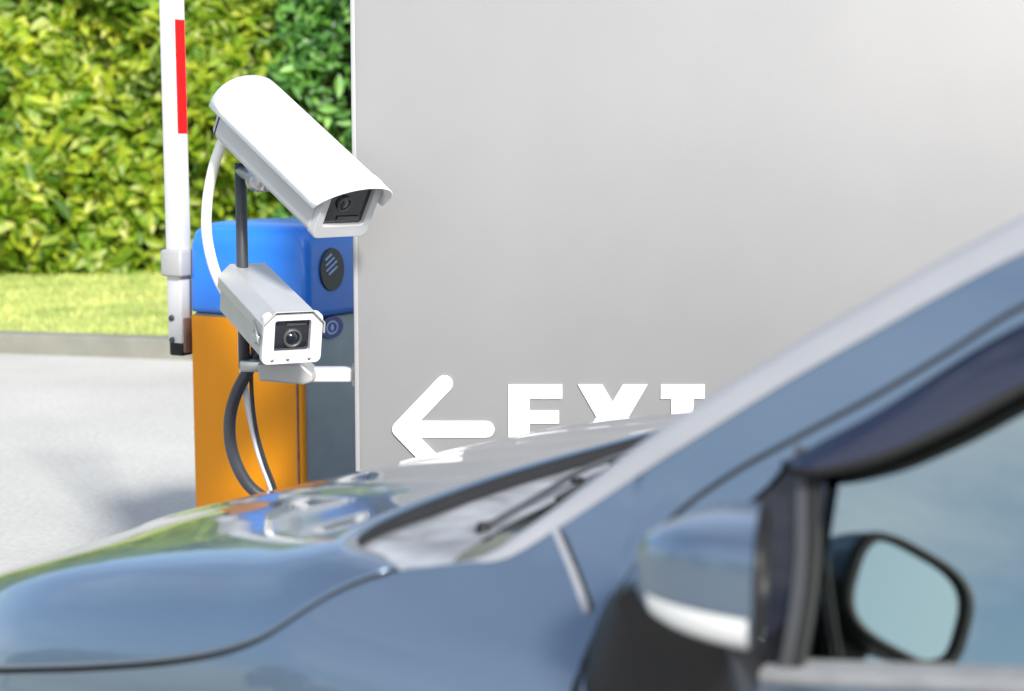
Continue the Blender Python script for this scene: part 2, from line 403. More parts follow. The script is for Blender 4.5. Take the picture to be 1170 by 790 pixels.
# ------------------------------------------------------------------ grey wall with lettering
WY, WX0, WX1, WT, WH = 4.30, -.412, 4.4, .14, 2.02
wroot = thing('sign_wall', 'large plain grey wall carrying a white arrow and EXIT lettering', 'wall', (WX0, WY, 0))
wroot['kind'] = 'thing'
MB().box(((WX1 - WX0) / 2, WT / 2, WH / 2), (WX1 - WX0, WT, WH), bevel=.006).build('wall_panel', M['wall'], wroot)
MB().box((.007, -.002, WH / 2), (.012, .008, WH - .004), bevel=.002).build('edge_trim', M['trim_pale'], wroot)
def wm(a, b, d): return (a - WX0, d, b)
PX = 1 / 439.0                       # metres per photo pixel on the wall face
def wx(px): return (px - 585) * PX * .9925
TOPZ = .866; LH = .172
BOT = TOPZ - LH
def poly(pts, d1=-.004): MB().prism(pts, wm, -.0008, d1).build('letter', M['lettering'], wroot)
def letter_E(x, w):
    poly([(x, BOT), (x, TOPZ), (x + w, TOPZ), (x + w, TOPZ - .038), (x + .055, TOPZ - .038), (x + .055, TOPZ - .069), (x + w - .008, TOPZ - .069),
          (x + w - .008, TOPZ - .103), (x + .055, TOPZ - .103), (x + .055, BOT + .038), (x + w, BOT + .038), (x + w, BOT)][::-1])
def letter_X(x, w):
    t = .064; c = (TOPZ + BOT) / 2
    poly([(x, TOPZ), (x + t, TOPZ), (x + w / 2, c + .040), (x + w - t, TOPZ), (x + w, TOPZ), (x + w / 2 + .042, c), (x + w, BOT), (x + w - t, BOT),
          (x + w / 2, c - .040), (x + t, BOT), (x, BOT), (x + w / 2 - .042, c)])
def letter_I(x, w):
    a, b = x + w / 2 - .029, x + w / 2 + .029
    poly([(x, TOPZ), (x + w, TOPZ), (x + w, TOPZ - .038), (b, TOPZ - .038), (b, BOT + .038), (x + w, BOT + .038), (x + w, BOT), (x, BOT), (x, BOT + .038), (a, BOT + .038), (a, TOPZ - .038), (x, TOPZ - .038)])
def letter_T(x, w):
    a, b = x + w / 2 - .029, x + w / 2 + .029
    poly([(x, TOPZ), (x + w, TOPZ), (x + w, TOPZ - .038), (b, TOPZ - .038), (b, BOT), (a, BOT), (a, TOPZ - .038), (x, TOPZ - .038)])
letter_E(wx(581), .140); letter_X(wx(661), .182); letter_I(wx(757), .114); letter_T(wx(846), .135)
ar = MB(); hw = .0218
def stroke(p, q):
    p, q = Vector(p), Vector(q); d = (q - p).normalized(); n = Vector((-d.y, d.x)); pts = []
    for k in range(9): an = -math.pi / 2 + math.pi * k / 8; pts.append(q + (d * math.cos(an) + n * math.sin(an)) * hw)
    for k in range(9): an = math.pi / 2 + math.pi * k / 8; pts.append(p + (d * math.cos(an) + n * math.sin(an)) * hw)
    return pts
AZ = TOPZ - (494 - 442) * PX
ax0 = wx(456)
st_list = [stroke((ax0, AZ), (wx(555), AZ)), stroke((ax0, AZ), (wx(507), AZ + .121)), stroke((ax0, AZ), (wx(507), AZ - .121))]
for i, pts in enumerate(st_list):
    ar.prism([(q.x, q.y) for q in pts], wm, -.0008, -.004 - .0012 * i)
ar.build('arrow', M['lettering'], wroot)

# ------------------------------------------------------------------ cctv cameras
def aim(fwd):
    f_ = Vector(fwd).normalized(); l_ = Vector((0, 0, 1)).cross(f_).normalized(); u_ = f_.cross(l_)
    return Matrix((f_, l_, u_)).transposed().to_euler()

# upper: long white arched sun shield over a housing; local x forward, y to its left, z up; origin at the window's centre
up = thing('security_camera', 'long white security camera with arched sun shield, aimed down at the lane', 'security camera', (-.396, 4.02, 1.340))
up.rotation_euler = aim((.284, -.290, -.236)); up.scale = (1.05, 1.05, 1.05)
def arch(x, hw_, hz, low, n=20, lift=0.0):
    pts = [(x, hw_, low)]
    for k in range(n + 1):
        an = math.pi * k / n; pts.append((x, hw_ * math.cos(an), lift + hz * math.sin(an) ** .85))
    pts.append((x, -hw_, low)); return pts
rows = []
for u in np.linspace(0, 1, 11):
    base_ = arch(0, .103, .088, .0)
    rows.append([(-.462 + u * (.462 + .002 + (.058 * max(0, q[2]) / .088)), q[1], q[2]) for q in base_])
sh = MB().grid(rows)
sh.build('sun_shield', M['white_paint'], up, solid=.004, off=-1)
bd = MB()
def rrect(x, hw_, z0, z1, r=.02, n=5):
    pts = []
    for cx, cz, a0 in ((hw_ - r, z1 - r, 0), (-hw_ + r, z1 - r, 90), (-hw_ + r, z0 + r, 180), (hw_ - r, z0 + r, 270)):
        for k in range(n + 1):
            an = R_(a0 + 90 * k / n); pts.append((x, cx + r * math.cos(an), cz + r * math.sin(an)))
    return pts
rows = [rrect(x, .084, -.074, .062) for x in (-.435, -.012)]
bd.grid(rows, close_v=True); bd.add(rows[0], [list(range(len(rows[0])))], False); bd.add(rows[1], [list(range(len(rows[0])))[::-1]], False)
bd.build('housing', M['frame_grey'], up, bevel=.004)
# hollow front frame
o_, i_ = rrect(.006, .080, -.080, .072, .018), rrect(.006, .060, -.048, .056, .008)
o2, i2 = rrect(-.020, .080, -.080, .072, .018), rrect(-.010, .060, -.048, .056, .008)
MB().grid([o2, o_, i_, i2], close_v=True, smooth=False).build('front_frame', M['frame_grey'], up, bevel=.002)
MB().add(rrect(-.006, .0605, -.0485, .0565, .008), [list(range(24))], False).build('window_pane', M['lens_glass'], up)
MB().lathe([(.0, .002), (.008, .0015), (.0145, -.001)], 32, Matrix.Translation((-.001, -.010, .006))).build('lens', M['lens_glass'], up)
MB().lathe([(.0145, .0), (.0155, .003), (.0185, .003), (.0195, .0), (.0195, -.004)], 32, Matrix.Translation((-.001, -.010, .006))).build('lens_ring', M['lens_ring'], up)
MB().box((-.0035, .016, -.034), (.003, .064, .010), bevel=.001).build('lens_carrier', M['lens_ring'], up)
rows = [rrect(-.436, .085, -.075, .064), rrect(-.452, .080, -.070, .060)]
cp = MB().grid(rows, close_v=True); cp.add(rows[1], [list(range(len(rows[1])))], False); cp.build('rear_cap', M['frame_grey'], up, bevel=.003)
MB().tube([(-.45, .02, -.03), (-.48, .02, -.03)], .018, 14).build('cable_gland', M['grey_plastic'], up)
cl = MB(); cl.box((-.07, .0870, -.045), (.05, .008, .018), bevel=.002); cl.build('latch', M['steel'], up)

# lower: silver box housing
lo = thing('security_camera', 'short silver box shaped security camera with square white front, on the wall arm', 'security camera', (-.541, 4.06, 1.017))
lo.rotation_euler = aim((.150, -.315, -.080))
def octo(x, w_, z0, z1, ch):
    return [(x, w_, z0 + .012), (x, w_, z1 - ch), (x, w_ - ch, z1), (x, -w_ + ch, z1), (x, -w_, z1 - ch), (x, -w_, z0 + .012), (x, -w_ + .012, z0), (x, w_ - .012, z0)]
rows = [octo(x, .074, -.062, .066, .030) for x in (-.385, -.012)]
b2 = MB().grid(rows, close_v=True, smooth=False); b2.add(rows[0], [list(range(8))], False); b2.add(rows[1], [list(range(8))[::-1]], False)
b2.build('housing', M['silver_paint'], lo, bevel=.004)
shd = [[(x, .080, .012), (x, .080, .040), (x, .048, .0725), (x, -.048, .0725), (x, -.080, .040), (x, -.080, .012)] for x in (-.395, .014)]
MB().grid(shd, smooth=False).build('cover', M['silver_paint'], lo, solid=.0035, bevel=.002)
fo, fi = rrect(.006, .076, -.066, .064, .016), rrect(.006, .046, -.036, .046, .006)
fo2, fi2 = rrect(-.014, .076, -.066, .064, .016), rrect(-.016, .046, -.036, .046, .006)
MB().grid([fo2, fo, fi, fi2], close_v=True, smooth=False).build('front_frame', M['frame_white'], lo, bevel=.002)
MB().add(rrect(-.011, .0465, -.0365, .0465, .006), [list(range(24))], False).build('window_pane', M['lens_glass'], lo)
MB().lathe([(.0, .002), (.009, .0015), (.017, -.002)], 32, Matrix.Translation((-.007, .004, -.004))).build('lens', M['lens_glass'], lo)
MB().lathe([(.017, .0), (.018, .005), (.023, .005), (.0245, .0), (.0245, -.004)], 32, Matrix.Translation((-.008, .004, -.004))).build('lens_ring', M['lens_ring'], lo)
MB().box((-.009, .012, .032), (.004, .05, .008), bevel=.001).build('lens_carrier', M['lens_ring'], lo)
lt = MB(); lt.tube([(-.06, -.081, .03), (-.02, -.085, .012), (.008, -.086, -.012), (-.03, -.083, -.02)], .003, 8); lt.box((-.028, -.083, .0), (.05, .006, .014), bevel=.002)
lt.build('latch', M['steel'], lo)
for y_ in (-.05, -.01, .045): MB().lathe([(.0, .0085), (.004, .0085), (.0045, .006)], 10, Matrix.Translation((0, y_, -.053))).build('screw', M['steel'], lo)
MB().tube([(-.385, .03, -.02), (-.415, .03, -.02)], .015, 14).build('cable_gland', M['grey_plastic'], lo)

# bracket: arm on the wall end, pan plate below the silver camera, pole up to the white one
br = thing('camera_bracket', 'pale steel arm with dark pole holding both cameras at the wall end', 'bracket', (WX0, WY + .07, .895))
def bl(x, y, z): return (x - WX0, y - WY - .07, z - .895)
b = MB(); b.box(bl(-.470, 4.355, .885), (.118, .05, .038), bevel=.006); b.build('arm', M['frame_white'], br)
b = MB(); b.box(bl(-.4165, 4.37, .885), (.006, .08, .06), bevel=.002); b.build('wall_flange', M['frame_white'], br)
b = MB(); b.prism([(-.66, .925), (-.655, .880), (-.54, .870), (-.515, .878), (-.515, .898), (-.545, .925)], lambda a, z, d: bl(a, d, z), 4.26, 4.38); b.build('pan_plate', M['silver_paint'], br, bevel=.006)
b = MB(); b.tube([bl(-.59, 4.30, .92), bl(-.59, 4.275, .985)], .022, 16); b.build('swivel', M['frame_grey'], br)
b = MB(); b.tube([bl(-.708, 4.36, .90), bl(-.708, 4.36, 1.440)], .0155, 18); b.build('pole', M['pole_grey'], br)
b = MB(); b.box(bl(-.675, 4.35, .91), (.08, .06, .03), bevel=.005); b.build('pole_clamp', M['steel'], br)
b = MB(); b.tube([bl(-.708, 4.36, 1.42), bl(-.66, 4.30, 1.40), bl(-.60, 4.22, 1.405)], .016, 14)
for k in range(4): b.lathe([(.030, 0), (.032, .003), (.030, .006)], 24, Matrix.Translation(bl(-.655 + k * .011, 4.285 - k * .014, 1.397 + k * .001)))
b.lathe([(0, -.01), (.028, -.01), (.028, .05), (0, .05)], 24, Matrix.Translation(bl(-.655, 4.285, 1.397)) @ Matrix.Rotation(R_(-50), 4, 'Z')); b.build('tilt_joint', M['steel'], br)

# cables
def cable(name, label, pts, r, m, n=10):
    o = MB().tube(smooth_curve(pts, n), r, 12).build(name, m)
    return tag(o, label, 'cable')
cable('cable', 'thick white conduit looping from the upper white camera to the silver one', [(-.735, 4.30, 1.512), (-.750, 4.33, 1.49), (-.778, 4.36, 1.43), (-.800, 4.38, 1.34), (-.803, 4.38, 1.25), (-.785, 4.38, 1.16), (-.752, 4.38, 1.09), (-.705, 4.37, 1.04)], .0140, M['white_conduit'])
cable('cable', 'dark blue grey conduit curving below the silver camera over the orange cabinet', [(-.655, 4.37, .975), (-.690, 4.38, .91), (-.735, 4.39, .83), (-.757, 4.40, .75), (-.752, 4.41, .66), (-.715, 4.42, .575), (-.655, 4.43, .53), (-.58, 4.44, .535), (-.50, 4.44, .56)], .0165, M['grey_conduit'])
cable('cable', 'straight pale grey cable hanging below the silver camera', [(-.722, 4.40, 1.0), (-.722, 4.41, .90), (-.708, 4.42, .78), (-.685, 4.43, .66), (-.655, 4.44, .56), (-.625, 4.45, .42), (-.61, 4.45, .02)], .009, M['pale_conduit'])
cable('cable', 'thin black cable hanging beside the pale grey one', [(-.690, 4.395, .96), (-.697, 4.40, .86), (-.690, 4.41, .74), (-.668, 4.42, .64), (-.640, 4.43, .55), (-.612, 4.44, .40), (-.60, 4.44, .02)], .0055, M['black_cable'])

# ------------------------------------------------------------------ barrier
TH = R_(-30)
ba = thing('barrier_gate', 'orange and blue parking barrier with its white boom raised', 'barrier', (-1.005, 5.22, 0), TH)
BW, BD, Z1, Z2 = .440, .40, .962, 1.245       # origin at the front left corner; x along the front, y into the depth
MB().box((BW / 2, BD / 2, .03), (BW + .06, BD + .06, .06), bevel=.008).build('plinth', M['cab_grey'], ba)
MB().box((BW / 2, BD / 2, .06 + (Z1 - .06) / 2), (BW, BD, Z1 - .061), bevel=.008).build('cabinet', M['cab_grey'], ba)
dr = MB().box((BW / 2 - .001, -.006, .075 + (Z1 - .085) / 2), (BW - .004, .020, Z1 - .085), bevel=.008).build('front_door', M['orange'], ba)
MB().box((-.006, BD / 2, .075 + (Z1 - .085) / 2), (.020, BD - .01, Z1 - .085), bevel=.006).build('side_panel', M['orange'], ba)
MB().box((BW - .022, -.018, .5), (.005, .006, .82)).build('door_seam', M['rust_brown'], ba)
cap = MB()
def caprow(z, g, r): return [(q[1] + BW / 2, q[2] + BD / 2, z) for q in rrect(0, BW / 2 + g, -BD / 2 - g, BD / 2 + g, r, 6)]
rows = [caprow(Z1 + .002, .010, .03), caprow(Z1 + .02, .014, .035), caprow(Z2 - .07, .012, .04), caprow(Z2 - .03, .004, .045), caprow(Z2 - .008, -.014, .05), caprow(Z2, -.05, .05), caprow(Z2 + .006, -.14, .03)]
cap.grid(rows, close_v=True); cap.add(rows[-1], [list(range(len(rows[-1])))], True); cap.add(rows[0], [list(range(len(rows[0])))[::-1]], False)
capo = cap.build('blue_cap', M['blue'], ba)
# oval vent and round badge on the right flank (x = BW)
def disc_y(mb, cx, cz, ry, rz, x0, x1, n=36):
    rows = [[(x0, cx + ry * math.cos(2 * math.pi * k / n), cz + rz * math.sin(2 * math.pi * k / n)) for k in range(n)],
            [(x1, cx + ry * .96 * math.cos(2 * math.pi * k / n), cz + rz * .96 * math.sin(2 * math.pi * k / n)) for k in range(n)]]
    mb.grid(rows, close_v=True, smooth=False); mb.add(rows[1], [list(range(n))], False); return mb
VX = BW + .0135
vt = disc_y(MB(), .115, 1.105, .062, .068, VX - .008, VX + .006).build('oval_vent', M['vent_dark'], ba)
sl = MB()
for k in range(4):
    sl.box((VX + .0075, .105, 1.10 + .016 * k), (.003, .06 - .012 * abs(k - 1), .005), Matrix.Translation((0, .105, 1.12)) @ Matrix.Rotation(R_(28), 4, 'X') @ Matrix.Translation((0, -.105, -1.12)))
sl.build('vent_slats', M['badge_pale'], vt)
bg = disc_y(MB(), .125, .925, .062, .036, BW - .002, BW + .006).build('round_badge', M['badge_blue'], ba)
rg = MB(); rows = []
for rr in ((.024, .016), (.032, .0215)):
    rows.append([(BW + .0072, .125 + rr[0] * math.cos(2 * math.pi * k / 30), .925 + rr[1] * math.sin(2 * math.pi * k / 30)) for k in range(30)])
rg.grid(rows, close_v=True, smooth=False); rg.add([(BW + .0072, .125 + .009 * math.cos(2 * math.pi * k / 16), .925 + .010 * math.sin(2 * math.pi * k / 16)) for k in range(16)], [list(range(16))], False)
rg.build('badge_ring', M['badge_pale'], bg)
MB().lathe([(0, .006), (.013, .006), (.014, 0)], 20, Matrix.Translation((BW - .055, -.0165, .80)) @ Matrix.Rotation(R_(-90), 4, 'Z')).build('door_lock', M['steel'], ba)
# boom: raised almost upright at the left flank
boom_rot = Matrix.Translation((-.060, .005, 1.16)) @ Matrix.Rotation(R_(-.2), 4, 'Y')
bo = MB().box((0, 0, .33), (.058, .056, 1.26), boom_rot, bevel=.005).build('boom', M['boom_white'], ba)
for z_ in (.535,):
    MB().box((.0298, 0, z_), (.0026, .043, .35), boom_rot).build('red_stripe', M['boom_red'], bo)
MB().box((0, 0, -.315), (.054, .052, .05), boom_rot, bevel=.006).build('end_cap', M['black_plastic'], bo)
cm = MB().box((.004, -.004, -.045), (.085, .082, .085), boom_rot, bevel=.008); cm.build('boom_clamp', M['silver_paint'], ba)
MB().tube([(-.085, .02, 1.11), (.02, .16, 1.11)], .03, 18).build('drive_shaft', M['steel'], ba)
ft = MB().box((-.048, .01, .885), (.05, .05, .11), bevel=.004); ft.build('stop_bracket', M['rust_brown'], ba)
for z_ in (-.22, -.29): MB().lathe([(0, .006), (.009, .006), (.010, 0)], 12, boom_rot @ Matrix.Translation((-.010, -.028, z_)) @ Matrix.Rotation(R_(-90), 4, 'Z')).build('bolt', M['pole_grey'], bo)

# ------------------------------------------------------------------ car
AL = R_(38); F = Vector((-math.cos(AL), math.sin(AL), 0)); RR = Vector((math.sin(AL), math.cos(AL), 0)); O = Vector((-.152, 1.93, 0))
HALF = .72
car = thing('parked_car', 'silver blue car passing the wall, bonnet and front door in close view', 'car', O + RR * HALF, math.atan2(F.y, F.x))
def C(t, r, z): return Vector((t, HALF - r, z))          # t forward of the bonnet's rear corner, r inward from it
def mir(q): return Vector((q[0], -q[1], q[2]))
rs_ = sm_interp([(.2, -.08), (.35, -.12), (.6, -.165), (.8, -.16), (.9, -.14), (.95, -.115), (1.0, -.075), (1.05, -.035), (1.1, -.005), (1.2, .028), (1.3, .058), (1.4, .09), (1.5, .135), (1.58, .20)])
dl_ = sm_interp([(-.5, 0), (0, 0), (.2, .035), (.5, .092), (.7, .145), (.93, .222), (1.1, .320), (1.2, .39)])
def dl(t): return max(0.0, dl_(t))
def taper(t): return .0 if t < .55 else .55 * (t - .55) ** 2          # plan taper towards the nose corners
def rs(t, z): return rs_(z + dl(t)) + taper(t)
hood_shut = sm_interp([(-.075, 1.018), (-.061, 1.012), (-.03, .999), (0, .982), (.038, .953), (.081, .922), (.134, .898), (.22, .870), (.385, .829), (.572, .788), (.80, .735), (1.05, .665)])
pil_top = sm_interp([(-x, y) for x, y in [(.06, 1.014), (.12, 1.026), (.19, 1.045), (.23, 1.068), (.265, 1.0945), (.323, 1.138), (.3795, 1.180), (.4166, 1.206), (.5067, 1.2685), (.5925, 1.3233), (.6735, 1.374), (.727, 1.405), (.85, 1.462), (1.0, 1.505), (1.3, 1.545), (1.8, 1.552), (2.3, 1.53), (2.8, 1.47)]])
shut = sm_interp([(-x, y) for x, y in [(.360, 1.028), (.3726, 1.068), (.396, 1.105), (.4576, 1.160), (.5325, 1.209), (.6047, 1.254), (.673, 1.301), (.737, 1.347), (.85, 1.400), (1.0, 1.437), (1.3, 1.468), (1.8, 1.47), (2.3, 1.45), (2.8, 1.38)]])
belt = sm_interp([(-x, y) for x, y in [(.36, .978), (.45, .983), (.587, .997), (.695, 1.0115), (.795, 1.024), (1.45, 1.065), (2.8, 1.12)]])
wtop = sm_interp([(-x, y) for x, y in [(.40, 1.062), (.43, 1.092), (.467, 1.122), (.50, 1.152), (.5226, 1.181), (.6075, 1.238), (.739, 1.331), (.85, 1.382), (1.0, 1.417), (1.3, 1.447), (1.8, 1.448), (2.3, 1.425), (2.8, 1.36)]])
# bonnet section above the shoulder
prof_rz = smooth_curve([(rs_(z), z, 0) for z in (.66, .75, .82, .88, .92, .95, .98)] + [(-.060, 1.009, 0), (-.028, 1.022, 0), (.02, 1.031, 0), (.10, 1.038, 0), (.22, 1.047, 0), (.42, 1.056, 0), (.72, 1.060, 0)], 10)
PL = [0.0]
for a_, b_ in zip(prof_rz[:-1], prof_rz[1:]): PL.append(PL[-1] + (b_ - a_).length)
PLr = [q.x for q in prof_rz]; PLz = [q.y for q in prof_rz]
def prof_at(s): return float(np.interp(s, PL, PLr)), float(np.interp(s, PL, PLz))
def prof_s(zp): return float(np.interp(zp, PLz, PL))
hood_rear = sm_interp([(-.07, -.062), (-.03, -.030), (.01, .012), (.08, .055), (.2, .088), (.4, .098), (.72, .10)])
def nose_t(r): return 1.10 - .22 * max(0, (HALF - r) / .82) ** 3.2
NW, NT = 72, 46
hb = MB(); rows = []
for i in range(NT + 1):
    u = i / NT; row = []
    for j in range(NW + 1):
        w_ = (j / NW) ** 1.15
        r_g = -.07 + w_ * .79
        t0, t1 = hood_rear(r_g), nose_t(r_g)
        t = t0 + (t1 - t0) * u
        s0 = prof_s(hood_shut(t) + .004 + dl(t)); s1 = PL[-1]
        r, zp = prof_at(s0 + (s1 - s0) * w_)
        cr = .0055 * math.exp(-((r - .30 - .08 * max(0, t)) / .035) ** 2) + .0025 * math.exp(-((r - .52) / .06) ** 2)
        row.append(C(t, r + taper(t) * (1 - w_) ** 1.5, zp - dl(t) + cr * min(1, max(0, (t - .1) / .2)) - .03 * max(0, (u - .93) / .07) ** 2))
    rows.append(row + [mir(q) for q in row[-2::-1]])
hb.grid(rows); hood = hb.build('hood', M['paint'], car, solid=.006)
nose_row = rows[-1]; rear_row = rows[0]
# front fascia
fa_ = MB(); rr_ = []
for dt_, zf in ((0.004, 1.0), (.018, .93), (.045, .78), (.075, .55), (.085, .42), (.05, .26)):
    rr_.append([Vector((q.x + dt_, q.y, .0 + (q.z - .004) * zf if zf < 1 else q.z - .006)) for q in nose_row])
fa_.grid(rr_); fa_.build('front_bumper', M['paint'], car, solid=.01)
gr_ = MB()
for k in range(5): gr_.box((1.165 + .002 * k, 0, .655 - .028 * k), (.03, .62, .012), bevel=.003)
gr_.build('grille', M['black_plastic'], car)
for sd in (1, -1):
    hl = MB(); rws = []
    for i in range(9):
        y_ = .40 + .34 * i / 8; rws.append([(nose_t(HALF - y_) + .035 + .012 * math.sin(math.pi * k / 5), sd * y_, .60 + .03 * i / 8 + .085 * k / 5) for k in range(6)])
    hl.grid(rws); hl.build('headlight', M['lamp_lens'], car, solid=.02)

def arch_bottom(t, tc):
    d = abs(t - tc)
    return .30 if d >= .37 else max(.30, .33 + math.sqrt(max(0, .37 ** 2 - d * d)) * .98)
AX1, AX2 = .42, -2.18
for sd in (1, -1):
    S = (lambda q: q) if sd == 1 else mir
    # front wing with the pillar foot
    b = MB(); rows = []
    for t in list(np.linspace(.985, -.075, 74)) + list(np.linspace(-.09, -.358, 24)):
        zb = arch_bottom(t, AX1); zt = hood_shut(t) - .003 if t > -.076 else pil_top(t)
        rows.append([S(C(t, rs(t, z), z)) for z in np.linspace(zb, zt, 26)])
    b.grid(rows)
    # pillar and roof rail over the doors
    rows = []
    for t in np.linspace(-.358, -2.8, 80):
        z0, z1 = shut(t) + .003, pil_top(t)
        row = [S(C(t, rs_(z), z)) for z in np.linspace(z0, z1 - .004, 8)]
        row += [S(C(t, rs_(z1) + .006, z1 + .003)), S(C(t, rs_(z1) + .020, z1 + .002)), S(C(t, rs_(z1) + .026, z1 - .006))]
        rows.append(row)
    b.grid(rows)
    rows = []
    for t in np.linspace(-.075, -.358, 30):      # folded edge beside the windscreen
        z1 = pil_top(t); k = min(1, max(0, (-t - .12) / .12))
        rows.append([S(C(t, rs_(z1), z1)), S(C(t, rs_(z1) + .004 + .004 * k, z1 + .004 * k)), S(C(t, rs_(z1) + .014 + .006 * k, z1 + .003 * k)), S(C(t, rs_(z1) + .024, z1 - .006))])
    b.grid(rows)
    b.build('wing_and_pillar', M['paint'], car)
    b = MB(); rows = []  # raised windscreen edge strip, sky highlight of the rounded pillar put into its colour
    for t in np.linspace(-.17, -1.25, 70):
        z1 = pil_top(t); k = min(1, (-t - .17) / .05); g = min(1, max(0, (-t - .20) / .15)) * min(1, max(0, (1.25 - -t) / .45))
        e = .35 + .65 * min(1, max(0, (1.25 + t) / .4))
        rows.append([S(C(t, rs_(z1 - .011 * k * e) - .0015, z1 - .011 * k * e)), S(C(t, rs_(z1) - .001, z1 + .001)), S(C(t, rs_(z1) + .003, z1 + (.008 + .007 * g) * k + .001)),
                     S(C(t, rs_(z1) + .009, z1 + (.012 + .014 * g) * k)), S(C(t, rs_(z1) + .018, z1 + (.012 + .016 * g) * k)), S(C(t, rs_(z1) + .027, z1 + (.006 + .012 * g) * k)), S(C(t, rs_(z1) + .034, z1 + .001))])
    b.grid(rows); b.build('pillar_highlight_strip', M['highlight_trim'], car)
    # doors
    for name, ta, tb in (('front_door', -.364, -1.40), ('rear_door', -1.408, -2.28)):
        b = MB(); rows = []
        for t in np.linspace(ta, tb, 48):
            zb = .30 if name == 'front_door' else arch_bottom(t, AX2)
            zt = min(belt(t), shut(t) - .003)
            rows.append([S(C(t, rs_(z), z)) for z in np.linspace(zb, zt, 26)])
        b.grid(rows)
        rows = []
        for t in np.linspace(ta, tb, 60):
            z1 = shut(t) - .003; z0 = min(max(wtop(t), belt(t)), z1 - .0005)
            rows.append([S(C(t, rs_(z) , z)) for z in np.linspace(z0, z1, 5)])
        b.grid(rows)
        d_ = b.build(name, M['paint'], car)
        # glass
        b = MB(); rows = []
        g0 = -.575 if name == 'front_door' else ta - .04
        for t in np.linspace(g0, tb + .03, 30):
            rows.append([S(C(t, .012 + .30 * (z - 1.1), z)) for z in np.linspace(belt(t) - .015, wtop(t) + .012, 8)])
        b.grid(rows); b.build('window_glass', M['glass'], d_)
        # belt strip
        b = MB(); rows = []
        for t in np.linspace(-.50 if name == 'front_door' else ta, tb, 30):
            z = belt(t); rows.append([S(C(t, rs_(z) - .003, z - .003)), S(C(t, rs_(z) - .006, z + .004)), S(C(t, rs_(z) - .001, z + .010)), S(C(t, rs_(z) + .04, z + .011))])
        b.grid(rows); b.build('belt_strip', M['grey_plastic'], d_)
        if name == 'front_door':
            # quarter pane and mirror sail
            b = MB(); rows = []
            for t in np.linspace(-.392, -.566, 24):
                z1 = max(wtop(t) + .004, belt(t) + .002)
                rows.append([S(C(t, rs_(z) + .004 + .003, z)) for z in np.linspace(belt(t) - .002, z1, 8)])
            b.grid(rows); b.build('quarter_pane', M['dark_glass'], d_)
            b = MB(); rows = []
            for k in range(9):
                u = k / 8; z = belt(-.585) + (wtop(-.543) + .002 - belt(-.585)) * u; tc = -.583 + (.583 - .541) * u
                tc += .008; rows.append([S(C(tc + .006, rs_(z) + .006, z)), S(C(tc + .005, rs_(z) - .001, z)), S(C(tc - .006, rs_(z) - .001, z)), S(C(tc - .007, rs_(z) + .006, z))])
            b.grid(rows, smooth=False); b.build('window_divider', M['divider'], d_)
            b = MB(); rows = []
            for k in range(9):
                u = k / 8; z = belt(-.585) + (wtop(-.543) + .002 - belt(-.585)) * u; tc = -.583 + (.583 - .541) * u
                tc += .010; rows.append([S(C(tc - .0092, rs_(z) + .001, z)), S(C(tc - .018, rs_(z) + .001, z)), S(C(tc - .019, rs_(z) + .012, z))])
            b.grid(rows, smooth=False)
            b.build('window_seal', M['rubber'], d_)
            # smoked rain visor over the window top
            vt_ = [(.5226, 1.184), (.6075, 1.2375), (.739, 1.330), (.85, 1.383), (1.0, 1.418), (1.3, 1.448)]
            vb_ = [(.535, 1.174), (.553, 1.1755), (.615, 1.1935), (.681, 1.227), (.749, 1.271), (.85, 1.325), (1.0, 1.365), (1.3, 1.40)]
            ft_, fb_ = sm_interp([(-x, y) for x, y in vt_]), sm_interp([(-x, y) for x, y in vb_])
            b = MB(); rows = []; lip = MB(); lrow = []
            for t in np.linspace(-.520, -1.36, 50):
                zt = ft_(t); zb = min(fb_(t), zt - .002) if t < -.53 else zt - .004
                k = min(1, (-t - .52) / .03)
                rows.append([S(C(t, rs_(z) - .004 - .014 * k * math.sin(math.pi * .5 * v_) , z)) for v_, z in zip(np.linspace(0, 1, 7), np.linspace(zt, zb, 7))])
                q = rows[-1][-1]; lrow.append([q + Vector((0, sd * .002, .007)), q + Vector((0, sd * .0035, 0)), q + Vector((0, -sd * .004, -.003)), q + Vector((0, -sd * .022, -.002))])
            b.grid(rows); vs = b.build('rain_visor', M['visor'], d_, solid=.002)
            lip.grid(lrow); lip.build('visor_edge', M['rubber'], vs)
        else:
            b = MB()
        b = MB(); b.box((ta - .9 if name == 'front_door' else tb + .14, sd * (HALF + .165), .905), (.17, .035, .026), bevel=.01)
        b.build('door_handle', M['paint'], d_)
    # rear quarter
    b = MB(); rows = []
    for t in np.linspace(-2.288, -2.93, 40):
        zb = arch_bottom(t, AX2); k = max(0, (-t - 2.6) / .33)
        rows.append([S(C(t, rs_(z) + .10 * k * k, z)) for z in np.linspace(zb, belt(t), 20)])
    b.grid(rows)
    rows = []
    for t in np.linspace(-2.55, -2.93, 16):
        k = max(0, (-t - 2.6) / .33); tt = max(t, -2.8)
        rows.append([S(C(t, rs_(z) + .10 * k * k, z)) for z in np.linspace(belt(t), shut(tt) + .003, 6)])
    b.grid(rows); b.build('rear_quarter', M['paint'], car)
    b = MB(); rows = []
    for t in np.linspace(-2.29, -2.56, 12): rows.append([S(C(t, .012 + .30 * (z - 1.1), z)) for z in np.linspace(belt(t) - .01, shut(t), 6)])
    b.grid(rows); b.build('quarter_glass', M['glass'], car)
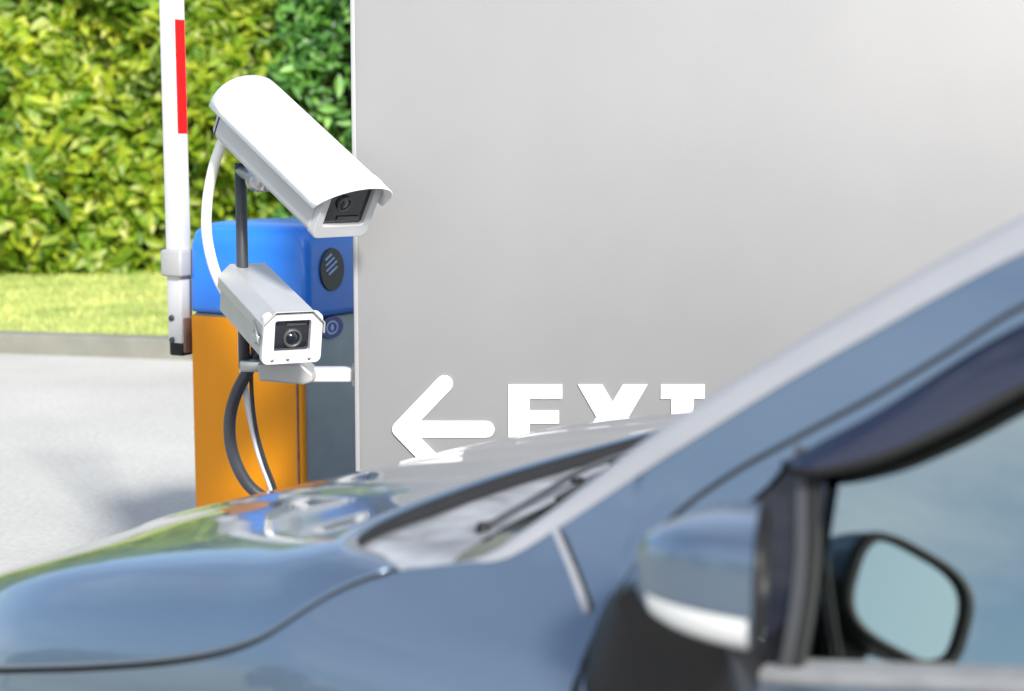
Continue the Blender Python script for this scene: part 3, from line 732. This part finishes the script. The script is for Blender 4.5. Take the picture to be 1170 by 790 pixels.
    # seam strips
    def seam(name, tz, mt_, w2=.0022, off=.0012, side=1):
        b = MB(); pts = [Vector((a_, c_, 0)) for a_, c_ in tz]; rows = []
        for i, q in enumerate(pts):
            d = (pts[min(i + 1, len(pts) - 1)] - pts[max(i - 1, 0)]).normalized(); n = Vector((-d.y, d.x, 0))
            a1, a2 = q + n * w2, q - n * w2
            rows.append([S(C(a1.x, rs(a1.x, a1.y) - off, a1.y)), S(C(a2.x, rs(a2.x, a2.y) - off, a2.y))])
        b.grid(rows); return b.build(name, mt_, car)
    seam('panel_gap', [(t, hood_shut(t)) for t in np.linspace(.95, -.065, 60)], M['rubber'], .0016)
    seam('panel_gap', [(-.366, z) for z in np.linspace(.30, .95, 8)] + [(-.360, z) for z in np.linspace(.975, 1.02, 6)] + [(t, shut(t)) for t in np.linspace(-.3615, -1.40, 90)], M['rubber'], .0026)
    seam('panel_gap', [(-1.404, z) for z in np.linspace(.30, belt(-1.404), 12)], M['rubber'], .0025)
    seam('panel_gap', [(-2.284, z) for z in np.linspace(.60, belt(-2.284), 12)], M['rubber'], .0025)
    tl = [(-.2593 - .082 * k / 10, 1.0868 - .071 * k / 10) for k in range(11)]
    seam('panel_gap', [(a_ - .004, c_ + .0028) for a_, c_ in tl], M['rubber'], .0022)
    seam('pillar_trim', tl, M['highlight_trim'], .0032, .0025)
    # wheels
    for ax_ in (AX1, AX2):
        wp = bpy.data.objects.new('wheel', None); link(wp, car); wp.location = (ax_, sd * (HALF + .045), .325); wp.rotation_euler = (0, 0, math.pi / 2)
        MB().lathe([(.20, -.095), (.29, -.10), (.318, -.085), (.325, -.05), (.325, .05), (.318, .085), (.29, .10), (.20, .095), (.20, -.095)], 48).build('tyre', M['tyre'], wp)
        rim = MB().lathe([(.205, .09 * sd), (.195, .085 * sd), (.19, .04 * sd), (.06, .06 * sd), (.0, .065 * sd)], 48)
        for k in range(7):
            an = 2 * math.pi * k / 7
            rim.box((.07 * sd, .12, 0), (.02, .15, .035), Matrix.Rotation(an, 4, 'X'), bevel=.006)
        rim.build('rim', M['alloy'], wp)
    # wing mirror: black foot and arm, painted shell, lamp lens, glass turned in to the driver
    T0, T1 = .478, .553          # shell front and rim
    ma = bpy.data.objects.new('wing_mirror', None); link(ma, car); ma.location = (0, 0, 0)
    zc_ = 1.116; RI, RO = -.078, -.228
    def shell_pt(u, v, k=1.0):
        """u 0..1 front to rim, v 0..1 around; superellipse section in (r,z)"""
        a_ = 2 * math.pi * v; e = .62
        cs, sn = math.cos(a_), math.sin(a_); cs = math.copysign(abs(cs) ** e, cs); sn = math.copysign(abs(sn) ** e, sn)
        grow = (1 - (1 - u) ** 2.3) ** .5
        rc, hr, hz = (RI + RO) / 2, (RI - RO) / 2, .0575
        r = rc + hr * cs * (.25 + .75 * grow) * k; z = zc_ - .006 * (1 - u) + hz * sn * (.28 + .72 * grow) * k
        t = -(T0 + (T1 - T0) * u) - (RI - r) * .50 * u
        return t, r, z
    def strip(vs, us, k=1.0): return [[S(C(*shell_pt(u, v, k))) for v in vs] for u in us]
    us = [0, .02, .06, .12, .2, .3, .42, .55, .7, .85, 1.0]
    vall = [k / 48 for k in range(48)]
    # bands: the lamp lens wraps the lower outer corner, the black base closes the underside
    sh = MB().grid(strip(vall, us), close_v=True); sh.add(strip(vall, [0])[0], [list(range(48))], False)
    sho = sh.build('mirror_shell', M['paint'], ma)
    bcap = MB().grid(strip([.50 + .5 * k / 24 * 1.0 for k in range(25)], us, 1.02)); bcap_o = None
    vv = [.695 + .29 * k / 18 for k in range(19)]
    bcap = MB().grid(strip(vv, us, 1.03)).build('lower_cover', M['black_plastic'], ma)
    vv = [.525 + .165 * k / 12 for k in range(13)]
    lens = MB().grid(strip(vv, [.22, .3, .42, .55, .7, .85, .97], 1.025)).build('indicator_lens', M['lamp_lens'], ma)
    rimb = MB().grid([strip(vall, [1.0], 1.012)[0], [q + Vector((-.008, 0, 0)) for q in strip(vall, [1.0], 1.0)[0]], [q + Vector((-.008, 0, 0)) for q in strip(vall, [1.0], .90)[0]], [q + Vector((.004, 0, 0)) for q in strip(vall, [1.0], .88)[0]]], close_v=True)
    rimb.build('mirror_rim', M['black_plastic'], ma)
    gl = strip(vall, [1.0], .895)[0]
    MB().add([q + Vector((.001, 0, 0)) for q in gl], [list(range(48))], False).build('mirror_glass', M['mirror'], ma)
    # foot: lofted from a long base on the door shoulder to the shell's underside
    b = MB(); rows = []
    for k in range(9):
        u = k / 8
        tc = -.450 - .058 * u; hl_ = .106 * (1 - u) + .055 * u; r_ = -.078 * (1 - u) - .170 * u; z_ = .955 + .109 * u ** .8; hz_ = .100 * (1 - u) + .026 * u
        row = []
        for q in range(24):
            a_ = 2 * math.pi * q / 24; cs, sn = math.cos(a_), math.sin(a_)
            cs = math.copysign(abs(cs) ** .75, cs); sn = math.copysign(abs(sn) ** .75, sn)
            row.append(S(C(tc + hl_ * cs, r_ + (.045 * (1 - u) - .012 * u) * sn, z_ + hz_ * sn)))
        rows.append(row)
    b.grid(rows, close_v=True); b.add(rows[-1], [list(range(24))], False); b.build('mirror_foot', M['black_plastic'], ma)

# windscreen, cowl, wipers, roof, tail
def edge_pt(T_): z = pil_top(-T_); return rs_(z) + .022, z - .002
rows = []
for i in range(17):
    T_ = .125 + (.90 - .125) * i / 16; re, ze = edge_pt(T_); row = []
    for j in range(31):
        w_ = j / 30; c_ = 1 - (2 * w_ - 1) ** 2; c_ = c_ ** .9
        row.append(C(-T_ + (.115 - .02 * i / 16) * c_, re + (1.44 - 2 * re) * w_, ze + (.012 + .02 * i / 16) * c_))
    rows.append(row)
ws_base = rows[0]; ws_top = rows[-1]
MB().grid(rows).build('windscreen', M['wind_glass'], car)
NW2 = len(rear_row); cw = MB(); rows = []
for k in range(7):
    u = k / 6; row = []
    for j in range(NW2):
        a_ = rear_row[j]; w_ = (HALF - a_.y) / 1.44; w_ = min(1, max(0, w_)); jj = w_ * 30; j0 = min(29, int(jj)); b_ = ws_base[j0].lerp(ws_base[j0 + 1], jj - j0)
        q = a_.lerp(b_, u); q.z = a_.z + (b_.z - a_.z) * u - (.012 + .008 * min(1, w_ / .12, (1 - w_) / .12)) * (1 - u) ** 2 - .010 * math.sin(math.pi * u); q.x -= .002
        row.append(q)
    rows.append(row)
rows.insert(0, [q + Vector((.02, 0, -.03)) for q in rows[0]])
cowl = MB().grid(rows).build('cowl', M['cowl'], car)
# bonnet rear seal: dark rubber along the rear edge
rows = []
for q in rear_row: k = min(1, max(0, (HALF - abs(q.y)) / .18)); rows.append([q + Vector((.004, 0, -.0065)), q + Vector((-.005, 0, -.004)), q + Vector((-.008 - .004 * k, 0, -.012 - .004 * k)), q + Vector((-.006 - .008 * k, 0, -.022 - .008 * k))])
MB().grid(rows).build('hood_seal', M['rubber'], car)
for y0_, y1_ in ((.60, .02), (-.02, -.60)):
    wr = bpy.data.objects.new('wiper', None); link(wr, car)
    def cz(t, y): return 1.052 + .010 * (1 - (y / .72) ** 2)
    p0 = Vector((-.085 + .10 * (1 - (y0_ / .72) ** 2), y0_, cz(0, y0_) - .026)); p1 = Vector((-.105 + .11 * (1 - (y1_ / .72) ** 2), y1_, cz(0, y1_) + .002))
    mid = p0.lerp(p1, .5) + Vector((.012, 0, .010))
    MB().tube(smooth_curve([p0, p0.lerp(mid, .5), mid, p1], 6), [.005] + [.004] * 17 + [.003], 8).build('wiper_arm', M['divider'], wr)
    MB().lathe([(0, .006), (.007, .006), (.009, .0), (.009, -.012)], 16, Matrix.Translation(p0) @ Matrix.Rotation(R_(-90), 4, 'Y')).build('wiper_pivot', M['black_plastic'], wr)
    bd_ = MB(); d = (p1 - p0)
    bd_.tube([p0 + d * .25 + Vector((-.02, 0, .003)), p0 + d * .6 + Vector((-.02, 0, .013)), p0 + d * 1.25 + Vector((-.025, 0, .01))], .004, 6)
    for k in range(5): bd_.box(p0 + d * (.35 + .18 * k) + Vector((-.016, 0, .013)), (.010, .02, .008), bevel=.002)
    bd_.build('wiper_blade', M['rubber'], wr)
rows = []
for i in range(24):
    u = i / 23; T_ = .90 + (2.86 - .90) * u; re, ze = edge_pt(min(T_, 2.8)); row = []
    for j in range(31):
        w_ = j / 30; c_ = (1 - (2 * w_ - 1) ** 2) ** .9
        row.append(C(-T_ + .115 * c_ * (1 - u) - .05 * c_ * u, re + (1.44 - 2 * re) * w_, ze + .032 * c_))
    rows.append(row)
MB().grid(rows).build('roof', M['paint'], car); tail_top = rows[-1]
rows = [tail_top]
for dt_, z_ in ((-.05, 1.40), (-.16, 1.14), (-.20, .95), (-.22, .70), (-.26, .55), (-.24, .35), (-.15, .26)):
    k = 1 if z_ > 1.1 else 0
    rows.append([Vector((q.x + dt_, q.y * (1.0 if k else 1.10), z_ + (q.z - tail_top[0].z) * .3)) for q in tail_top])
MB().grid(rows[2:]).build('tailgate', M['paint'], car, solid=.01)
MB().grid(rows[:3]).build('rear_screen', M['glass'], car)
# dark cabin: floor, dashboard, seats, wheel
MB().box((-1.2, 0, .28), (3.3, 1.55, .05), bevel=.01).build('floor_pan', M['interior'], car)
MB().box((.5, 0, .55), (.9, 1.0, .35), bevel=.03).build('engine_block', M['interior'], car)
MB().box((-.36, 0, .86), (.42, 1.36, .26), bevel=.06, seg=4).build('dashboard', M['interior'], car)
for y_ in (.38, -.38):
    b = MB(); b.box((-1.10, y_, .52), (.52, .50, .16), bevel=.05, seg=4); b.box((-1.40, y_, .86), (.15, .48, .64), Matrix.Translation((-1.4, y_, .6)) @ Matrix.Rotation(R_(-14), 4, 'Y') @ Matrix.Translation((1.4, -y_, -.6)), bevel=.05, seg=4)
    b.box((-1.50, y_, 1.26), (.09, .26, .18), bevel=.035, seg=4); b.build('seat', M['seat_cloth'], car)
b = MB(); b.box((-2.05, 0, .52), (.52, 1.3, .16), bevel=.05, seg=4); b.box((-2.38, 0, .86), (.15, 1.3, .6), bevel=.05, seg=4); b.build('rear_seat', M['seat_cloth'], car)
b = MB(); b.tube([Vector((-.66 - .08 * math.sin(2 * math.pi * k / 32), .38 + .185 * math.cos(2 * math.pi * k / 32), .93 + .17 * math.sin(2 * math.pi * k / 32))) for k in range(33)], .015, 10); b.build('steering_wheel', M['interior'], car)
rows = []
for i in range(12):
    T_ = 1.0 + 1.8 * i / 11; re, ze = edge_pt(min(T_, 2.8)); rows.append([C(-T_, re + .02 + (1.40 - 2 * re) * j / 8, ze - .03 + .02 * math.sin(math.pi * j / 8)) for j in range(9)])
MB().grid(rows).build('headliner', M['seat_cloth'], car)

# ------------------------------------------------------------------ trees across the driveway (seen mirrored in paint and glass)
def tree(x, y, h, cr, label):
    root = thing('tree', label, 'tree', (x, y, -.01), random.uniform(0, 6), 'trees across the driveway')
    tr = MB(); tr.tube([(0, 0, -.05), (.05, .03, h * .25), (-.05, .08, h * .5), (.05, 0, h * .8)], [.2, .15, .11, .04], 10)
    for k in range(7):
        a_ = k * 2.4; z_ = h * (.35 + .06 * k); tr.tube([(0, 0, z_), (math.cos(a_) * cr * .35, math.sin(a_) * cr * .35, z_ + .5), (math.cos(a_) * cr * .7, math.sin(a_) * cr * .7, z_ + 1.0)], [.08, .05, .02], 6)
    tr.build('trunk', M['bark'], root)
    cs = []; ns = []
    for k in range(26):
        a_ = random.uniform(0, 6.28); q = random.uniform(0, 1) ** .5 * cr * .8; z_ = h * random.uniform(.36, .95); q *= (1.1 - .6 * abs(z_ / h - .6))
        c0 = np.array([q * math.cos(a_), q * math.sin(a_), z_]); m = 240; d = rng.normal(size=(m, 3)); d /= np.linalg.norm(d, axis=1)[:, None]
        cs.append(c0 + d * (rng.uniform(.5, 1, (m, 1)) ** .5) * cr * random.uniform(.22, .38)); ns.append(d + np.array([0, 0, .5]) + rng.normal(0, .4, (m, 3)))
    leaves('crown', np.concatenate(cs), np.concatenate(ns), rng.uniform(.16, .32, 26 * 240), M['tree_leaf'], root)
for x, y, h_, cr in [(-24, -7, 6.0, 2.6), (-22, -13, 5.2, 2.4), (-26, -1, 5.6, 2.5), (-17, -19, 6.2, 2.8), (-28, 6, 6.0, 2.6)]:
    tree(x, y, h_, cr, 'leafy tree across the driveway, mirrored in the car windows')

# ------------------------------------------------------------------ light, sky, camera
SUN_EL, sd_ = R_(34.5), Vector((.38, -.925, 0)).normalized()
world = bpy.data.worlds.new('World'); scene.world = world; world.use_nodes = True
nt = world.node_tree; bgn = nt.nodes['Background']; sky = nt.nodes.new('ShaderNodeTexSky')
sky.sky_type = 'NISHITA'; sky.sun_disc = False; sky.sun_elevation = SUN_EL; sky.sun_rotation = math.atan2(sd_.x, sd_.y)
sky.air_density = 1.0; sky.dust_density = 1.6; sky.ozone_density = 1.0
tcw = nt.nodes.new('ShaderNodeTexCoord'); mpw = nt.nodes.new('ShaderNodeMapping'); mpw.inputs['Scale'].default_value = (1.0, 1.0, 3.2)
nzw = nt.nodes.new('ShaderNodeTexNoise'); nzw.inputs['Scale'].default_value = 2.1; nzw.inputs['Detail'].default_value = 7; nzw.inputs['Roughness'].default_value = .55
rpw = nt.nodes.new('ShaderNodeValToRGB'); rpw.color_ramp.elements[0].position = .47; rpw.color_ramp.elements[1].position = .72
rpw.color_ramp.elements[1].color = (.62, .62, .62, 1)
mxw = nt.nodes.new('ShaderNodeMix'); mxw.data_type = 'RGBA'; mxw.inputs[7].default_value = (6.6, 6.7, 6.9, 1)
nt.links.new(tcw.outputs['Generated'], mpw.inputs['Vector']); nt.links.new(mpw.outputs['Vector'], nzw.inputs['Vector'])
nt.links.new(nzw.outputs['Fac'], rpw.inputs['Fac']); nt.links.new(rpw.outputs['Color'], mxw.inputs['Factor'])
nt.links.new(sky.outputs['Color'], mxw.inputs[6]); nt.links.new(mxw.outputs[2], bgn.inputs['Color']); bgn.inputs['Strength'].default_value = .12
sl_ = bpy.data.lights.new('sun', 'SUN'); sl_.energy = 3.0; sl_.angle = R_(7.0); sl_.color = (1.0, .975, .94)
so = bpy.data.objects.new('sun', sl_); link(so)
dirv = Vector((sd_.x * math.cos(SUN_EL), sd_.y * math.cos(SUN_EL), math.sin(SUN_EL)))
so.rotation_euler = dirv.to_track_quat('Z', 'Y').to_euler(); so.location = dirv * 30

cd = bpy.data.cameras.new('camera'); cam = bpy.data.objects.new('camera', cd); link(cam)
cam.location = (0, 0, 1.5); cam.rotation_euler = (R_(90) - math.atan(235 / 1900), 0, 0)
cd.sensor_width = 36; cd.lens = 36 * 1900 / 1170; cd.clip_start = .05; cd.clip_end = 1500
cd.dof.use_dof = True; cd.dof.focus_distance = 4.1; cd.dof.aperture_fstop = 3.3
scene.camera = cam
scene.view_settings.view_transform = 'Standard'; scene.view_settings.look = 'None'
scene.view_settings.exposure = 1.22; scene.view_settings.gamma = 1.0
scene.cycles.max_bounces = 10; scene.cycles.transparent_max_bounces = 16
scene.cycles.use_denoising = True
